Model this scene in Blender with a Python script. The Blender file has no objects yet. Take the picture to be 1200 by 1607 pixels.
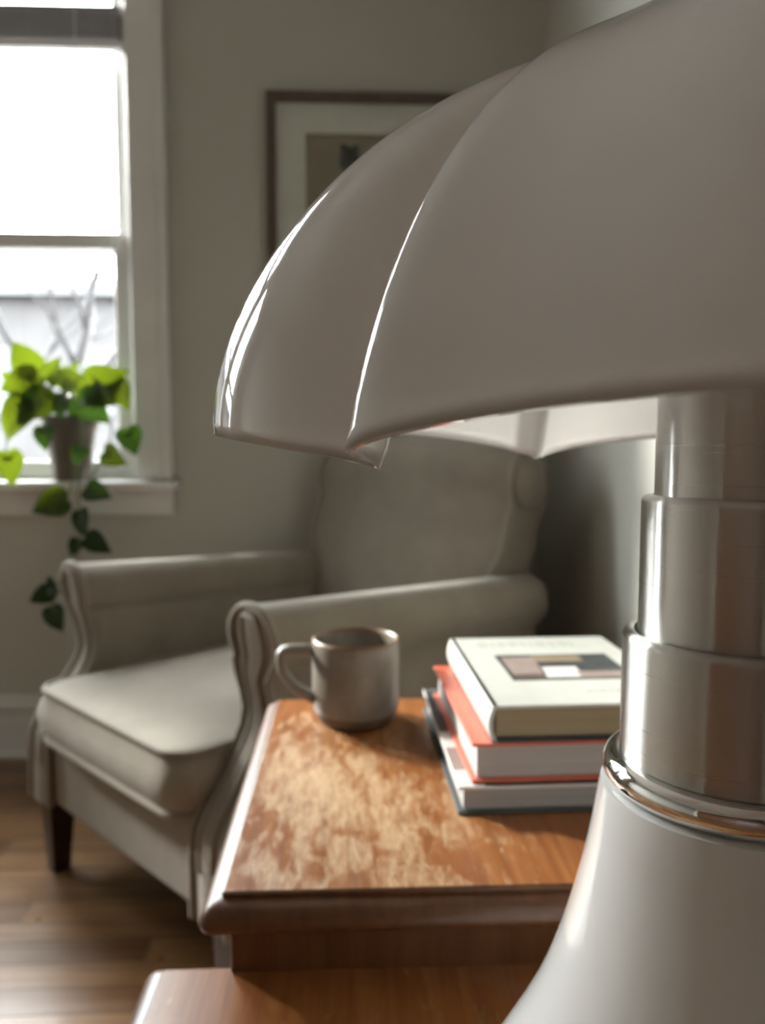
import bpy, math, random
from mathutils import Vector, Matrix

random.seed(7)
scene = bpy.context.scene
COL = scene.collection
PI = math.pi
R = math.radians

# ------------------------------------------------------------------ camera
EYE = 0.84
cam_data = bpy.data.cameras.new('camera')
cam = bpy.data.objects.new('camera', cam_data)
COL.objects.link(cam)
cam.location = (0, 0, EYE)
cam.rotation_euler = (R(90 - 4.65), 0, R(-2.3))
cam_data.sensor_fit = 'AUTO'
cam_data.sensor_width = 36.0
cam_data.lens = 36.0 * 1207.0 / 1607.0
cam_data.clip_start = 0.01
cam_data.clip_end = 200
cam_data.dof.use_dof = True
cam_data.dof.focus_distance = 0.235
cam_data.dof.aperture_fstop = 11.0
scene.camera = cam

# ------------------------------------------------------------------ world: bright overcast sky
world = bpy.data.worlds.new('overcast_sky')
scene.world = world
world.use_nodes = True
bg = world.node_tree.nodes['Background']
bg.inputs['Color'].default_value = (0.96, 0.985, 1.0, 1)
bg.inputs['Strength'].default_value = 30.0

# hazy winter sun, low in front of the windows
sun_d = bpy.data.lights.new('hazy_sun', 'SUN')
sun_d.energy = 12.0
sun_d.angle = R(8)
sun_d.color = (1.0, .96, .90)
sun = bpy.data.objects.new('hazy_sun', sun_d)
COL.objects.link(sun)
SUN_AZ, SUN_EL = R(143.7), R(24)
sun.rotation_euler = Vector((-math.cos(SUN_AZ) * math.cos(SUN_EL), -math.sin(SUN_AZ) * math.cos(SUN_EL), -math.sin(SUN_EL))).to_track_quat('-Z', 'Y').to_euler()
sun.location = (-6, 8, 6)

scene.view_settings.view_transform = 'Standard'
scene.view_settings.look = 'None'
scene.view_settings.gamma = 1.0
scene.view_settings.use_curve_mapping = False
scene.view_settings.exposure = 0.32
scene.cycles.use_denoising = True
scene.cycles.max_bounces = 12
scene.cycles.diffuse_bounces = 7
scene.cycles.glossy_bounces = 5
scene.cycles.transmission_bounces = 8
scene.cycles.transparent_max_bounces = 12
scene.cycles.sample_clamp_indirect = 8.0

WALL_Y = 2.095          # room face of the window wall
WALL_XR = 0.514         # room face of the right wall
WALL_XL = -2.8
WALL_YF = -1.8
CEIL = 2.70
OPEN = [(-1.41, -0.57), (-2.29, -1.58)]     # the two window openings
OZ0, OZ1 = 0.735, 2.25

OPEN_L = []                       # window in the left wall (along y), outside the frame
OPEN_F = []


def portal(loc, rz, w):                       # daylight portals in the window openings
    ld = bpy.data.lights.new('daylight_portal', 'AREA')
    ld.shape = 'RECTANGLE'
    ld.size, ld.size_y = w, OZ1 - OZ0
    ld.cycles.is_portal = True
    lo = bpy.data.objects.new('daylight_portal', ld)
    COL.objects.link(lo)
    lo.location = loc
    lo.rotation_euler = (R(-90), 0, rz)


ZC = (OZ0 + OZ1) / 2
for a, b in OPEN: portal(((a + b) / 2, WALL_Y + 0.13, ZC), 0, b - a)
for a, b in OPEN_L: portal((WALL_XL - 0.13, (a + b) / 2, ZC), R(90), b - a)
for a, b in OPEN_F: portal(((a + b) / 2, WALL_YF - 0.13, ZC), R(180), b - a)


# ------------------------------------------------------------------ helpers
def tag(o, label=None, cat=None, group=None, kind=None):
    if label: o['label'] = label
    if cat: o['category'] = cat
    if group: o['group'] = group
    if kind: o['kind'] = kind
    return o


def empty(name, loc=(0, 0, 0), rz=0.0):
    o = bpy.data.objects.new(name, None)
    COL.objects.link(o)
    o.location = loc
    o.rotation_euler = (0, 0, rz)
    o.empty_display_size = 0.05
    return o


class MB:
    """collects verts and faces of ONE mesh"""
    def __init__(self):
        self.v = []; self.f = []; self.m = []

    def add(self, vs, fs, mi=0):
        n = len(self.v)
        self.v += [tuple(p) for p in vs]
        for f in fs:
            self.f.append(tuple(n + i for i in f)); self.m.append(mi)
        return self

    def box(self, x0, x1, y0, y1, z0, z1, mi=0):
        vs = [(x, y, z) for z in (z0, z1) for y in (y0, y1) for x in (x0, x1)]
        fs = [(0, 2, 3, 1), (4, 5, 7, 6), (0, 1, 5, 4), (2, 6, 7, 3), (0, 4, 6, 2), (1, 3, 7, 5)]
        return self.add(vs, fs, mi)

    def lathe(self, prof, seg=64, c=(0, 0), mi=0):
        vs = []; fs = []
        for r, z in prof:
            for k in range(seg):
                t = 2 * PI * k / seg
                vs.append((c[0] + r * math.cos(t), c[1] + r * math.sin(t), z))
        for i in range(len(prof) - 1):
            for k in range(seg):
                a = i * seg + k; b = i * seg + (k + 1) % seg
                fs.append((a, b, b + seg, a + seg))
        if prof[0][0] > 1e-6: fs.append(tuple(range(seg))[::-1])
        if prof[-1][0] > 1e-6: fs.append(tuple((len(prof) - 1) * seg + k for k in range(seg)))
        return self.add(vs, fs, mi)

    def tube(self, pts, rad, seg=8, closed=False, mi=0, flat=None):
        pts = [Vector(p) for p in pts]
        n = len(pts)
        rads = rad if isinstance(rad, (list, tuple)) else [rad] * n
        vs = []; fs = []
        ref = None
        for i, p in enumerate(pts):
            if closed: d = pts[(i + 1) % n] - pts[i - 1]
            else: d = pts[min(i + 1, n - 1)] - pts[max(i - 1, 0)]
            d.normalize()
            if ref is None:
                ref = Vector((0, 0, 1)) if abs(d.z) < .9 else Vector((1, 0, 0))
            ref = (ref - d * ref.dot(d)).normalized()
            b = d.cross(ref)
            for k in range(seg):
                t = 2 * PI * k / seg
                e1, e2 = math.cos(t), math.sin(t)
                if flat: e2 *= flat
                vs.append(p + ref * (rads[i] * e1) + b * (rads[i] * e2))
        m = n if closed else n - 1
        for i in range(m):
            for k in range(seg):
                a = i * seg + k; b2 = i * seg + (k + 1) % seg
                j = ((i + 1) % n) * seg
                fs.append((a, b2, j + (k + 1) % seg, j + k))
        if not closed:
            fs.append(tuple(range(seg))[::-1])
            fs.append(tuple((n - 1) * seg + k for k in range(seg)))
        return self.add(vs, fs, mi)

    def mesh(self, name, mats, smooth=False):
        me = bpy.data.meshes.new(name)
        me.from_pydata(self.v, [], self.f)
        if not isinstance(mats, (list, tuple)): mats = [mats]
        for m in mats: me.materials.append(m)
        for p, mi in zip(me.polygons, self.m):
            p.material_index = mi
            p.use_smooth = smooth
        me.update()
        import bmesh
        bm = bmesh.new(); bm.from_mesh(me)
        bmesh.ops.recalc_face_normals(bm, faces=bm.faces)
        bm.to_mesh(me); bm.free()
        return me

    def build(self, name, mats, parent=None, smooth=False, bevel=0, bseg=2, sub=0, auto=None):
        me = self.mesh(name, mats, smooth)
        o = bpy.data.objects.new(name, me)
        COL.objects.link(o)
        if parent is not None: o.parent = parent
        if bevel:
            b = o.modifiers.new('bevel', 'BEVEL'); b.width = bevel; b.segments = bseg
            b.limit_method = 'ANGLE'; b.angle_limit = R(35)
            for p in me.polygons: p.use_smooth = True
            w = o.modifiers.new('wn', 'WEIGHTED_NORMAL'); w.keep_sharp = True
        if sub:
            s = o.modifiers.new('sub', 'SUBSURF'); s.levels = sub; s.render_levels = sub
        if auto:
            me.set_sharp_from_angle(angle=R(auto))
        return o


def link(me, name, parent, loc=(0, 0, 0), rot=None, scale=None):
    o = bpy.data.objects.new(name, me)
    COL.objects.link(o)
    o.parent = parent
    o.location = loc
    if rot is not None: o.rotation_euler = rot
    if scale is not None: o.scale = scale
    return o


# ------------------------------------------------------------------ materials
def mat(name, col=(.5, .5, .5), rough=.5, metal=0.0, spec=.5, coat=0.0, coat_rough=.05):
    m = bpy.data.materials.new(name); m.use_nodes = True
    b = m.node_tree.nodes['Principled BSDF']
    b.inputs['Base Color'].default_value = (*col, 1)
    b.inputs['Roughness'].default_value = rough
    b.inputs['Metallic'].default_value = metal
    b.inputs['Specular IOR Level'].default_value = spec
    b.inputs['Coat Weight'].default_value = coat
    b.inputs['Coat Roughness'].default_value = coat_rough
    return m


def nt(m): return m.node_tree.nodes, m.node_tree.links


def coords(m, kind='Object', scale=(1, 1, 1), rot=(0, 0, 0), loc=(0, 0, 0)):
    N, L = nt(m)
    tc = N.new('ShaderNodeTexCoord'); mp = N.new('ShaderNodeMapping')
    mp.inputs['Scale'].default_value = scale
    mp.inputs['Rotation'].default_value = rot
    mp.inputs['Location'].default_value = loc
    L.new(tc.outputs[kind], mp.inputs['Vector'])
    return mp.outputs['Vector']


def noise(m, vec, scale, detail=4, rough=.55, dist=0.0):
    N, L = nt(m)
    n = N.new('ShaderNodeTexNoise')
    n.inputs['Scale'].default_value = scale
    n.inputs['Detail'].default_value = detail
    n.inputs['Roughness'].default_value = rough
    n.inputs['Distortion'].default_value = dist
    if vec is not None: L.new(vec, n.inputs['Vector'])
    return n.outputs['Fac']


def ramp(m, fac, stops, mode='LINEAR'):
    N, L = nt(m)
    r = N.new('ShaderNodeValToRGB')
    r.color_ramp.interpolation = mode
    els = r.color_ramp.elements
    while len(els) < len(stops): els.new(.5)
    for e, (p, c) in zip(els, stops):
        e.position = p
        e.color = (c, c, c, 1) if isinstance(c, (int, float)) else (*c, 1)
    L.new(fac, r.inputs['Fac'])
    return r.outputs['Color']


def mix(m, fac, a, b, blend='MIX'):
    N, L = nt(m)
    x = N.new('ShaderNodeMix'); x.data_type = 'RGBA'; x.blend_type = blend
    for sock, v in ((x.inputs[0], fac), (x.inputs[6], a), (x.inputs[7], b)):
        if isinstance(v, (int, float)): sock.default_value = v
        elif isinstance(v, tuple): sock.default_value = (*v, 1)
        else: L.new(v, sock)
    return x.outputs[2]


def mathn(m, op, a, b=None):
    N, L = nt(m)
    x = N.new('ShaderNodeMath'); x.operation = op
    for s, v in ((x.inputs[0], a), (x.inputs[1], b)):
        if v is None: continue
        if isinstance(v, (int, float)): s.default_value = v
        else: L.new(v, s)
    return x.outputs[0]


def setp(m, sock, out):
    N, L = nt(m)
    L.new(out, N['Principled BSDF'].inputs[sock])


def bump(m, height, strength=.3, dist=.001):
    N, L = nt(m)
    b = N.new('ShaderNodeBump')
    b.inputs['Strength'].default_value = strength
    b.inputs['Distance'].default_value = dist
    L.new(height, b.inputs['Height'])
    L.new(b.outputs['Normal'], N['Principled BSDF'].inputs['Normal'])


# wall paint
M_wall = mat('wall_paint', (.50, .50, .455), .75, spec=.3)
v = coords(M_wall)
setp(M_wall, 'Base Color', ramp(M_wall, noise(M_wall, v, 1.2, 3), [(.3, (.445, .438, .395)), (.7, (.475, .470, .425))]))
bump(M_wall, noise(M_wall, v, 180, 2), .15, .0006)

M_ceil = mat('ceiling_paint', (.78, .77, .74), .85, spec=.2)
setp(M_ceil, 'Base Color', ramp(M_ceil, noise(M_ceil, coords(M_ceil), 2, 2), [(.3, (.76, .75, .72)), (.7, (.80, .79, .76))]))

M_trim = mat('trim_paint', (.66, .66, .645), .38)
v = coords(M_trim)
setp(M_trim, 'Base Color', ramp(M_trim, noise(M_trim, v, 6, 3), [(.3, (.63, .63, .615)), (.7, (.69, .69, .67))]))
bump(M_trim, noise(M_trim, v, 60, 2), .1, .0005)

# floor boards, tone varies from board to board
M_floor = mat('oak_floor', rough=.33, coat=.25, coat_rough=.15)
N, L = nt(M_floor)
v = coords(M_floor, 'Object', (1.2, 22, 22))
g1 = noise(M_floor, v, 3.0, 6, .6, .8)
oi = N.new('ShaderNodeObjectInfo')
c1 = ramp(M_floor, g1, [(.25, (.16, .076, .030)), (.55, (.27, .145, .062)), (.8, (.35, .205, .095))])
tone = ramp(M_floor, oi.outputs['Random'], [(0, (.50, .44, .40)), (.5, (.76, .73, .70)), (1, (.98, .94, .88))])
setp(M_floor, 'Base Color', mix(M_floor, 1.0, c1, tone, 'MULTIPLY'))
setp(M_floor, 'Roughness', ramp(M_floor, noise(M_floor, coords(M_floor), 9, 3), [(.3, .26), (.7, .42)]))
bump(M_floor, g1, .12, .0006)
M_sub = mat('subfloor', (.05, .03, .015), .9)


def upholstery(name, a, b):
    m = mat(name, a, .92, spec=.25)
    N, L = nt(m)
    v = coords(m)
    blot = noise(m, v, 9, 4, .6)
    c = ramp(m, blot, [(.3, a), (.7, b)])
    wv = N.new('ShaderNodeTexVoronoi'); wv.inputs['Scale'].default_value = 420
    L.new(v, wv.inputs['Vector'])
    weave = ramp(m, wv.outputs['Distance'], [(.0, .86), (.6, 1.08)])
    setp(m, 'Base Color', mix(m, 1.0, c, weave, 'MULTIPLY'))
    N['Principled BSDF'].inputs['Sheen Weight'].default_value = .25
    N['Principled BSDF'].inputs['Sheen Roughness'].default_value = .5
    h = mathn(m, 'ADD', mathn(m, 'MULTIPLY', wv.outputs['Distance'], .3), noise(m, v, 28, 3))
    bump(m, h, .25, .004)
    return m


M_uph = upholstery('taupe_upholstery', (.205, .174, .138), (.25, .216, .174))
M_uph_lit = upholstery('cushion_upholstery', (.245, .214, .172), (.295, .262, .216))  # same fabric as the frame, lightened to paint in sunlight on the cushion
M_pipe = upholstery('piping_fabric', (.225, .194, .156), (.26, .227, .186))

M_darkleg = mat('dark_leg_wood', (.035, .014, .008), .35)
v = coords(M_darkleg, 'Object', (20, 20, 2))
setp(M_darkleg, 'Base Color', ramp(M_darkleg, noise(M_darkleg, v, 4, 4), [(.3, (.022, .009, .005)), (.7, (.055, .022, .011))]))


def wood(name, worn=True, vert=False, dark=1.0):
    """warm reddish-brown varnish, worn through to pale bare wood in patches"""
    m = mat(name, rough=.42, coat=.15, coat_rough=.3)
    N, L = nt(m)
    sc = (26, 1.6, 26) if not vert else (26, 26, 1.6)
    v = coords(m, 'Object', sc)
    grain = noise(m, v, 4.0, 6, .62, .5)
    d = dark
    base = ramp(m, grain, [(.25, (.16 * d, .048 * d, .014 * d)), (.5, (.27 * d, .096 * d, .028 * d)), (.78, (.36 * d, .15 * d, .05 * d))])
    rough_out = None
    if worn:
        vo = coords(m, 'Object')
        big = noise(m, coords(m, 'Object', (1, .6, 1), loc=(.02, -.05, 0)), 11, 4, .6, .4)
        fine = noise(m, coords(m, 'Object', (210, 48, 210)), 1.0, 6, .7, .9)
        # distance from the most handled part of the board
        gx = N.new('ShaderNodeTexGradient'); gx.gradient_type = 'SPHERICAL'
        mp = coords(m, 'Object', (5.0, 3.6, 1), loc=(.97, .20, 0))
        L.new(mp, gx.inputs['Vector'])
        mid = noise(m, coords(m, 'Object', (1, .42, 1), loc=(.3, .1, 0)), 62, 4, .6, .7)
        s = mathn(m, 'ADD', mathn(m, 'MULTIPLY', big, .9), mathn(m, 'MULTIPLY', fine, .8))
        s = mathn(m, 'ADD', s, mathn(m, 'MULTIPLY', mid, 1.0))
        s = mathn(m, 'ADD', s, mathn(m, 'MULTIPLY', gx.outputs['Fac'], .62))
        s = mathn(m, 'SUBTRACT', s, 1.37)
        wear = ramp(m, s, [(.25, 0.0), (.37, .36), (.49, .74), (.64, .92)])
        pale = ramp(m, fine, [(.3, (.36, .21, .092)), (.55, (.48, .31, .16)), (.75, (.56, .40, .235))])
        base = mix(m, wear, base, pale)
        haze = ramp(m, noise(m, vo, 14, 4, .6), [(.55, 0.0), (.75, .3)])
        base = mix(m, haze, base, (.40, .27, .20))
        # thin stray scratches
        sc1 = noise(m, coords(m, 'Object', (160, 12, 1), rot=(0, 0, .12)), 1.6, 3, .5, 1.2)
        base = mix(m, ramp(m, sc1, [(.70, 0.0), (.75, .55)]), base, (.60, .42, .24))
        setp(m, 'Roughness', ramp(m, wear, [(0, .30), (1, .62)]))
        bump(m, mathn(m, 'SUBTRACT', mathn(m, 'MULTIPLY', grain, .3), wear), .2, .0006)
    else:
        bump(m, grain, .15, .0005)
    setp(m, 'Base Color', base)
    return m


M_top = wood('worn_table_top')
M_edge_shade = wood('table_edge_wood', worn=False, dark=.36)  # same wood, darkened to put the front edge's shade into its colour
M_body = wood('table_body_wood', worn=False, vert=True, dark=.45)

# lamp
M_opal = bpy.data.materials.new('opal_acrylic'); M_opal.use_nodes = True
N, L = nt(M_opal)
N.remove(N['Principled BSDF'])
out = N['Material Output']
dif = N.new('ShaderNodeBsdfDiffuse'); trl = N.new('ShaderNodeBsdfTranslucent')
OPC = (.945, .915, .89, 1)
dif.inputs['Color'].default_value = OPC
trl.inputs['Color'].default_value = OPC
ms = N.new('ShaderNodeMixShader'); ms.inputs[0].default_value = .66
L.new(dif.outputs[0], ms.inputs[1]); L.new(trl.outputs[0], ms.inputs[2])
gl = N.new('ShaderNodeBsdfGlossy'); gl.inputs['Roughness'].default_value = .035
fr = N.new('ShaderNodeFresnel'); fr.inputs['IOR'].default_value = 1.49
vv = coords(M_opal)
sp = N.new('ShaderNodeTexVoronoi'); sp.inputs['Scale'].default_value = 330
L.new(vv, sp.inputs['Vector'])
dust_m = mathn(M_opal, 'MULTIPLY', ramp(M_opal, sp.outputs['Distance'], [(.05, 1.0), (.13, 0.0)]),
               ramp(M_opal, noise(M_opal, vv, 21, 3, .6), [(.60, 0.0), (.70, 1.0)]))
bp = N.new('ShaderNodeBump'); bp.inputs['Strength'].default_value = .35; bp.inputs['Distance'].default_value = .0006
L.new(dust_m, bp.inputs['Height'])
L.new(bp.outputs['Normal'], gl.inputs['Normal']); L.new(bp.outputs['Normal'], dif.inputs['Normal'])
ms2 = N.new('ShaderNodeMixShader')
L.new(fr.outputs[0], ms2.inputs[0]); L.new(ms.outputs[0], ms2.inputs[1]); L.new(gl.outputs[0], ms2.inputs[2])
L.new(ms2.outputs[0], out.inputs['Surface'])

M_lampbase = mat('white_lacquer', (.80, .79, .775), .16, coat=.6, coat_rough=.04)
setp(M_lampbase, 'Base Color', ramp(M_lampbase, noise(M_lampbase, coords(M_lampbase), 3, 2), [(.3, (.70, .69, .675)), (.7, (.73, .72, .705))]))

M_steel = mat('brushed_steel', (.56, .545, .52), .24, metal=1.0)
N, L = nt(M_steel)
v = coords(M_steel, 'Object', (3, 3, 900))
br = noise(M_steel, v, 1.0, 4, .7)
setp(M_steel, 'Roughness', ramp(M_steel, br, [(.3, .26), (.7, .36)]))
bump(M_steel, br, .022, .0001)
N['Principled BSDF'].inputs['Anisotropic'].default_value = 1.0
N['Principled BSDF'].inputs['Anisotropic Rotation'].default_value = .25
tg = N.new('ShaderNodeTangent'); tg.direction_type = 'RADIAL'; tg.axis = 'Z'
L.new(tg.outputs[0], N['Principled BSDF'].inputs['Tangent'])
M_chrome = mat('polished_chrome', (.82, .81, .80), .04, metal=1.0)
setp(M_chrome, 'Roughness', ramp(M_chrome, noise(M_chrome, coords(M_chrome), 160, 3), [(.4, .03), (.8, .10)]))
M_socket = mat('socket_plastic', (.85, .84, .82), .4)
M_bulb = mat('bulb_glass', (.9, .9, .88), .25)

# mug
M_mug = mat('stoneware_glaze', rough=.4)
N, L = nt(M_mug)
v = coords(M_mug)
mc = ramp(M_mug, noise(M_mug, v, 22, 5, .6, .4), [(.3, (.155, .135, .11)), (.55, (.21, .19, .16)), (.75, (.27, .25, .215))])
sepz = N.new('ShaderNodeSeparateXYZ')
tcm = N.new('ShaderNodeTexCoord'); L.new(tcm.outputs['Object'], sepz.inputs[0])
zw = mathn(M_mug, 'ADD', sepz.outputs['Z'], mathn(M_mug, 'MULTIPLY', noise(M_mug, v, 40, 2), .004))
rim = ramp(M_mug, mathn(M_mug, 'MULTIPLY', zw, 10), [(.795, 0.0), (.825, 1.0)])
mc = mix(M_mug, rim, mc, (.20, .115, .06))
foot = ramp(M_mug, mathn(M_mug, 'MULTIPLY', zw, 10), [(.135, 1.0), (.15, 0.0)])
mc = mix(M_mug, foot, mc, (.135, .095, .065))
setp(M_mug, 'Base Color', mc)
setp(M_mug, 'Roughness', ramp(M_mug, foot, [(0, .38), (1, .8)]))

# glass
M_glass = bpy.data.materials.new('window_glass'); M_glass.use_nodes = True
N, L = nt(M_glass)
N.remove(N['Principled BSDF'])
tr = N.new('ShaderNodeBsdfTransparent'); tr.inputs[0].default_value = (.97, .985, .98, 1)
gg = N.new('ShaderNodeBsdfGlossy'); gg.inputs['Roughness'].default_value = .02
lw = N.new('ShaderNodeLayerWeight'); lw.inputs['Blend'].default_value = .5
sch = mathn(M_glass, 'ADD', mathn(M_glass, 'MULTIPLY', mathn(M_glass, 'POWER', lw.outputs['Facing'], 5.0), .9), .03)
mg = N.new('ShaderNodeMixShader')
L.new(sch, mg.inputs[0]); L.new(tr.outputs[0], mg.inputs[1]); L.new(gg.outputs[0], mg.inputs[2])
L.new(mg.outputs[0], N['Material Output'].inputs['Surface'])

# ------------------------------------------------------------------ structure: floor, walls, ceiling
floor = MB().box(WALL_XL - .15, WALL_XR + .15, WALL_YF - .15, WALL_Y + .15, -.10, -.0195).build('floor', M_sub)
tag(floor, kind='structure')
pw = .0585
rows = int((WALL_Y - WALL_YF) / pw) + 1
plank_meshes = []
for ln in (1.05, 1.42, 1.8):
    plank_meshes.append((ln, MB().box(-ln / 2 + .0006, ln / 2 - .0006, -pw / 2 + .0006, pw / 2 - .0006, -.0195, 0).mesh('plank', M_floor)))
for r in range(rows):
    y = WALL_Y - pw / 2 - r * pw
    if y - pw / 2 < WALL_YF: break
    if y < -.7:
        continue
    x = WALL_XL - random.random() * .9
    while x < WALL_XR:
        ln, me = random.choice(plank_meshes)
        if x + ln > WALL_XL + .05:
            link(me, 'plank', floor, (x + ln / 2, y, 0))
        x += ln
# boards behind the camera, out of the photograph: one joined part
mbk = MB()
y = WALL_Y - pw / 2 - math.ceil((WALL_Y - pw / 2 + .7) / pw) * pw
while y > WALL_YF:
    mbk.box(WALL_XL, WALL_XR, y - pw / 2 + .0006, y + pw / 2 - .0006, -.0195, 0); y -= pw
o = mbk.build('plank_field', M_floor, floor); o['kind'] = 'stuff'

T = .17


def wall(name, lo, hi, opens, place):
    """a wall slab with window openings; place maps (along, out0, out1) to x/y box limits"""
    mb = MB()
    xs = sorted([lo, hi] + [p for ab in opens for p in ab])
    for k in range(0, len(xs), 2):
        mb.box(*place(xs[k], xs[k + 1]), -.1, CEIL)
    for a, b in opens:
        mb.box(*place(a, b), -.1, OZ0); mb.box(*place(a, b), OZ1, CEIL)
    return tag(mb.build(name, M_wall), kind='structure')


wall('wall_back', WALL_XL - T, WALL_XR + T, OPEN, lambda a, b: (a, b, WALL_Y, WALL_Y + T))
wall('wall_right', WALL_YF - T, WALL_Y, [], lambda a, b: (WALL_XR, WALL_XR + T, a, b))
wall('wall_left', WALL_YF - T, WALL_Y, OPEN_L, lambda a, b: (WALL_XL - T, WALL_XL, a, b))
wall('wall_front', WALL_XL, WALL_XR, OPEN_F, lambda a, b: (a, b, WALL_YF - T, WALL_YF))
tag(MB().box(WALL_XL - T, WALL_XR + T, WALL_YF - T, WALL_Y + T, CEIL, CEIL + .1).build('ceiling', M_ceil), kind='structure')


def baseboard(name, x0, x1, y0, y1, axis):
    m = MB()
    if axis == 'y-':      # on the back wall, facing -y
        m.box(x0, x1, y0 - .014, y0, 0, .135)
        m.box(x0, x1, y0 - .022, y0, .135, .150)
        m.box(x0, x1, y0 - .012, y0, .150, .172)
        m.box(x0, x1, y0 - .026, y0 - .014, 0, .018)
    else:
        m.box(x0 - .014, x0, y0, y1, 0, .135)
        m.box(x0 - .022, x0, y0, y1, .135, .150)
        m.box(x0 - .012, x0, y0, y1, .150, .172)
        m.box(x0 - .026, x0 - .014, y0, y1, 0, .018)
    return tag(m.build(name, M_trim, bevel=.003), kind='structure')


baseboard('baseboard_back', WALL_XL, WALL_XR - .001, WALL_Y, 0, 'y-')
baseboard('baseboard_right', WALL_XR, 0, WALL_YF, WALL_Y - .03, 'x')

# unseen dark doors, added behind the camera to darken reflections in the steel
M_added_door = wood('door_wood', worn=False, vert=True, dark=.35)


def door(name, x):
    d1 = tag(empty(name, (x, WALL_YF, 0)), kind='structure')
    MB().box(-.40, .40, 0, .035, .01, 2.02).build('door_leaf', M_added_door, d1, bevel=.003)
    for px in (-.34, .04):
        for z0, z1 in ((.18, .85), (1.0, 1.88)):
            MB().box(px, px + .30, .03, .043, z0, z1).build('door_panel', M_added_door, d1, bevel=.008)
    h = MB().lathe([(0.0, .0), (.02, .0), (.012, .02), (.028, .04), (.02, .065), (0.0, .07)], 24).build('door_handle', M_chrome, d1, smooth=True)
    h.rotation_euler = (R(-90), 0, 0); h.location = (-.37, .035, .95)
    m = MB(); m.box(-.44, -.40, 0, .03, 0, 2.03); m.box(.40, .44, 0, .03, 0, 2.03); m.box(-.44, .44, 0, .03, 2.03, 2.10)
    m.build('door_casing', M_added_door, d1, bevel=.003)


for k in range(3): door('door_%d' % (k + 1), -.30 - .885 * k)


# ------------------------------------------------------------------ windows
def sash(parent, x0, x1, z0, z1, y, st, bot, top):
    w = .034
    m = MB()
    m.box(x0, x0 + st, y, y + w, z0, z1); m.box(x1 - st, x1, y, y + w, z0, z1)
    m.box(x0 + st, x1 - st, y, y + w, z0, z0 + bot); m.box(x0 + st, x1 - st, y, y + w, z1 - top, z1)
    s = m.build('sash_frame', M_trim, parent, bevel=.004)
    MB().box(x0 + st - .004, x1 - st + .004, y + .014, y + .018, z0 + bot - .004, z1 - top + .004).build('pane', M_glass, s)
    return s


def window(name, a, b, loc=None, rz=0):
    w = tag(empty(name, loc or ((a + b) / 2, WALL_Y, OZ0), rz), kind='structure')
    ox, oz = (a + b) / 2, OZ0
    a -= ox; b -= ox

    def part(pname, boxes, bev=.003):
        m = MB()
        for x0, x1, y0, y1, z0, z1 in boxes: m.box(x0, x1, y0, y1, z0 - oz, z1 - oz)
        return m.build(pname, M_trim, w, bevel=bev)
    # casing: flat board with a raised back band
    for s, e in ((-1, a), (1, b)):
        lo, hi = (e - .088, e + .006) if s < 0 else (e - .006, e + .088)
        bl, bh = (lo - .004, lo + .018) if s < 0 else (hi - .018, hi + .004)
        part('side_casing', [(lo, hi, -.019, 0, .76, OZ1 + .01), (bl, bh, -.030, 0, .76, OZ1 + .10)])
    part('head_casing', [(a - .088, b + .088, -.019, 0, OZ1 + .01, OZ1 + .10), (a - .10, b + .10, -.04, 0, OZ1 + .10, OZ1 + .125)])
    part('window_sill', [(a - .108, b + .108, -.050, 0, .732, .757), (a, b, -.001, .066, .732, .757)], .006)
    part('apron', [(a - .092, b + .092, -.018, 0, .664, .732)])
    part('jamb', [(a, a + .012, 0, .17, .757, OZ1), (b - .012, b, 0, .17, .757, OZ1), (a, b, 0, .17, OZ1 - .012, OZ1), (a, b, .066, .17, .72, .757)], .002)
    part('stop_bead', [(a + .012, a + .024, .018, .030, .757, OZ1 - .012), (b - .024, b - .012, .018, .030, .757, OZ1 - .012)], .002)
    s1 = sash(w, a + .012, b - .012, .757 - oz, 1.415 - oz, .032, .050, .052, .042)
    s2 = sash(w, a + .012, b - .012, 1.372 - oz, OZ1 - .012 - oz, .070, .050, .042, .045)
    m = MB(); m.box(-.028, .028, .036, .060, 1.415 - oz, 1.424 - oz); m.tube([(-.02, .048, 1.430 - oz), (.0, .048, 1.433 - oz), (.035, .044, 1.430 - oz)], .006, 8)
    m.build('sash_lock', M_trim, s1, smooth=False)
    return w


w1 = window('window_1', *OPEN[0])
w2 = window('window_2', *OPEN[1])

# venetian blind, gathered high in the window
M_blind = mat('blind_slat', (.26, .255, .265), .5)
setp(M_blind, 'Base Color', ramp(M_blind, noise(M_blind, coords(M_blind, 'Object', (40, 3, 3)), 2, 2), [(.3, (.24, .235, .245)), (.7, (.29, .285, .295))]))
M_blindrail = mat('blind_rail', (.66, .65, .66), .45)
setp(M_blindrail, 'Base Color', ramp(M_blindrail, noise(M_blindrail, coords(M_blindrail), 8, 2), [(.3, (.64, .63, .64)), (.7, (.68, .67, .68))]))


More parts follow.
